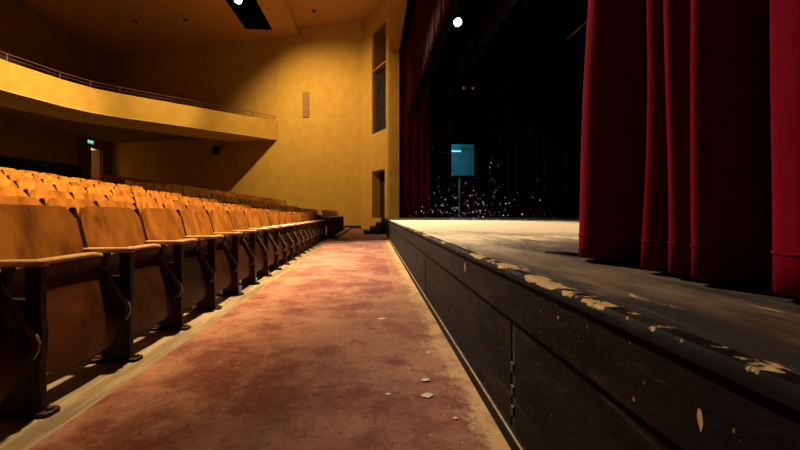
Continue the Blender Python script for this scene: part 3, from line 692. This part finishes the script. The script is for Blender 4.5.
# rear doorway: frame, half open pair of doors, exit sign
d3 = empty('door_3', (-16.6, (DY0 + DY1) / 2, DZ0)); d3['kind'] = 'structure'; tag(d3, 'rear double door standing half open onto the lit lobby', 'door')
h = DZ1 - DZ0; ww = (DY1 - DY0) / 2
fm = MB(); fm.box(-.05, .05, -ww - .10, -ww, 0, h + .1); fm.box(-.05, .05, ww, ww + .10, 0, h + .1); fm.box(-.05, .05, -ww, ww, h, h + .1); fm.build('door_frame', 'dark_wood', d3)
MB().box(-.10, -.05, -ww, .06, 0, h).build('door_leaf', 'dark_wood', d3); MB().box(-.95, -.10, ww - .05, ww, 0, h).build('door_leaf', 'dark_wood', d3)
MB().box(-.05, -.02, -.06, -.02, .9, 1.2).build('door_handle', 'steel', d3)
ex = empty('exit_sign', (-16.45, 22.0, 4.98)); tag(ex, 'small glowing green exit sign above the rear double door', 'sign')
MB().box(-.14, .03, -.24, .24, -.12, .14).build('housing', 'black_metal', ex, bevel=.01); MB().box(.03, .04, -.22, .22, -.10, .12).build('face', 'exit_green', ex)
cu = bpy.data.curves.new('exit_text', 'FONT'); cu.body = 'EXIT'; cu.size = .20; cu.extrude = .004; cu.align_x = 'CENTER'; cu.align_y = 'CENTER'
tmp = bpy.data.objects.new('lettering_outline', cu); COL.objects.link(tmp); bpy.context.view_layer.update()
tm = bpy.data.meshes.new_from_object(tmp.evaluated_get(bpy.context.evaluated_depsgraph_get())); bpy.data.objects.remove(tmp)
to = bpy.data.objects.new('lettering', tm); COL.objects.link(to); to.parent = ex; to.location = (.046, 0, .01); to.rotation_euler = (R(90), 0, R(90)); tm.materials.clear(); tm.materials.append(M['exit_white'])

# ------------------------------------------------------------------ litter and dust
LIT = [('pale flat paper scrap alone in the middle of the aisle carpet', .066, 2.686, .035), ('curled pale scrap on the aisle carpet near the stage foot', .246, 1.68, .022),
       ('largest pale scrap on the carpet, just nearer than the curled one', .235, 1.54, .026), ('small tan chip on the aisle carpet left of the two pale scraps', .065, 1.563, .014),
       ('tan wood chip on the carpet close against the stage foot', .312, 2.014, .014), ('tiny tan flake beside the stage baseboard, nearest the camera', .317, 1.361, .010)]
for lab, x, y, r in LIT:
    pts = [(x + r * math.cos(a) * random.uniform(.6, 1.2), y + r * .8 * math.sin(a) * random.uniform(.6, 1.3)) for a in [k * math.pi / 4.5 for k in range(9)]]
    m = MB(); za = {i: .0072 + random.uniform(0, .003) for i in range(9)}
    a_ = [m.bm.verts.new((p[0], p[1], za[i])) for i, p in enumerate(pts)]; b_ = [m.bm.verts.new((p[0], p[1], za[i] + .0015)) for i, p in enumerate(pts)]
    c0 = m.bm.verts.new((x, y, .0065)); c1 = m.bm.verts.new((x, y, .0095))
    for i in range(9): j = (i + 1) % 9; m.bm.faces.new([a_[i], a_[j], b_[j], b_[i]]); m.bm.faces.new([a_[j], a_[i], c0]); m.bm.faces.new([b_[i], b_[j], c1])
    tag(m.build('paper_scrap', 'paper'), lab, 'scrap', 'scraps on the carpet')
m = MB(); m.tube([(.80, 1.60, .624), (.84, 1.545, .626), (.88, 1.49, .624), (.93, 1.47, .624)], [.005, .008, .008, .006], 8)
tag(m.build('cable_end', 'black_metal', smooth=True), 'short black cable end lying on the stage beside the near curtain', 'cable')
du = bmesh.new()
for k in range(270):
    y = random.uniform(6.0, 12.5); x = y * (random.gauss(.25, .085) if k % 4 else random.uniform(.14, .54))
    z = .66 + (random.expovariate(2.6) if k % 5 else random.uniform(0, 1.7))
    if x < 1.0 or z > 2.6: continue
    bmesh.ops.create_icosphere(du, subdivisions=1, radius=random.choice((.005, .006, .007, .008, .009, .012)), matrix=Matrix.Translation((x, y, z)))
me = bpy.data.meshes.new('airborne_sawdust'); du.to_mesh(me); du.free(); me.materials.append(M['sawdust'])
o = bpy.data.objects.new('airborne_sawdust', me); COL.objects.link(o); tag(o, 'pale specks of sawdust hanging in the air above the stage', 'dust', kind='stuff')
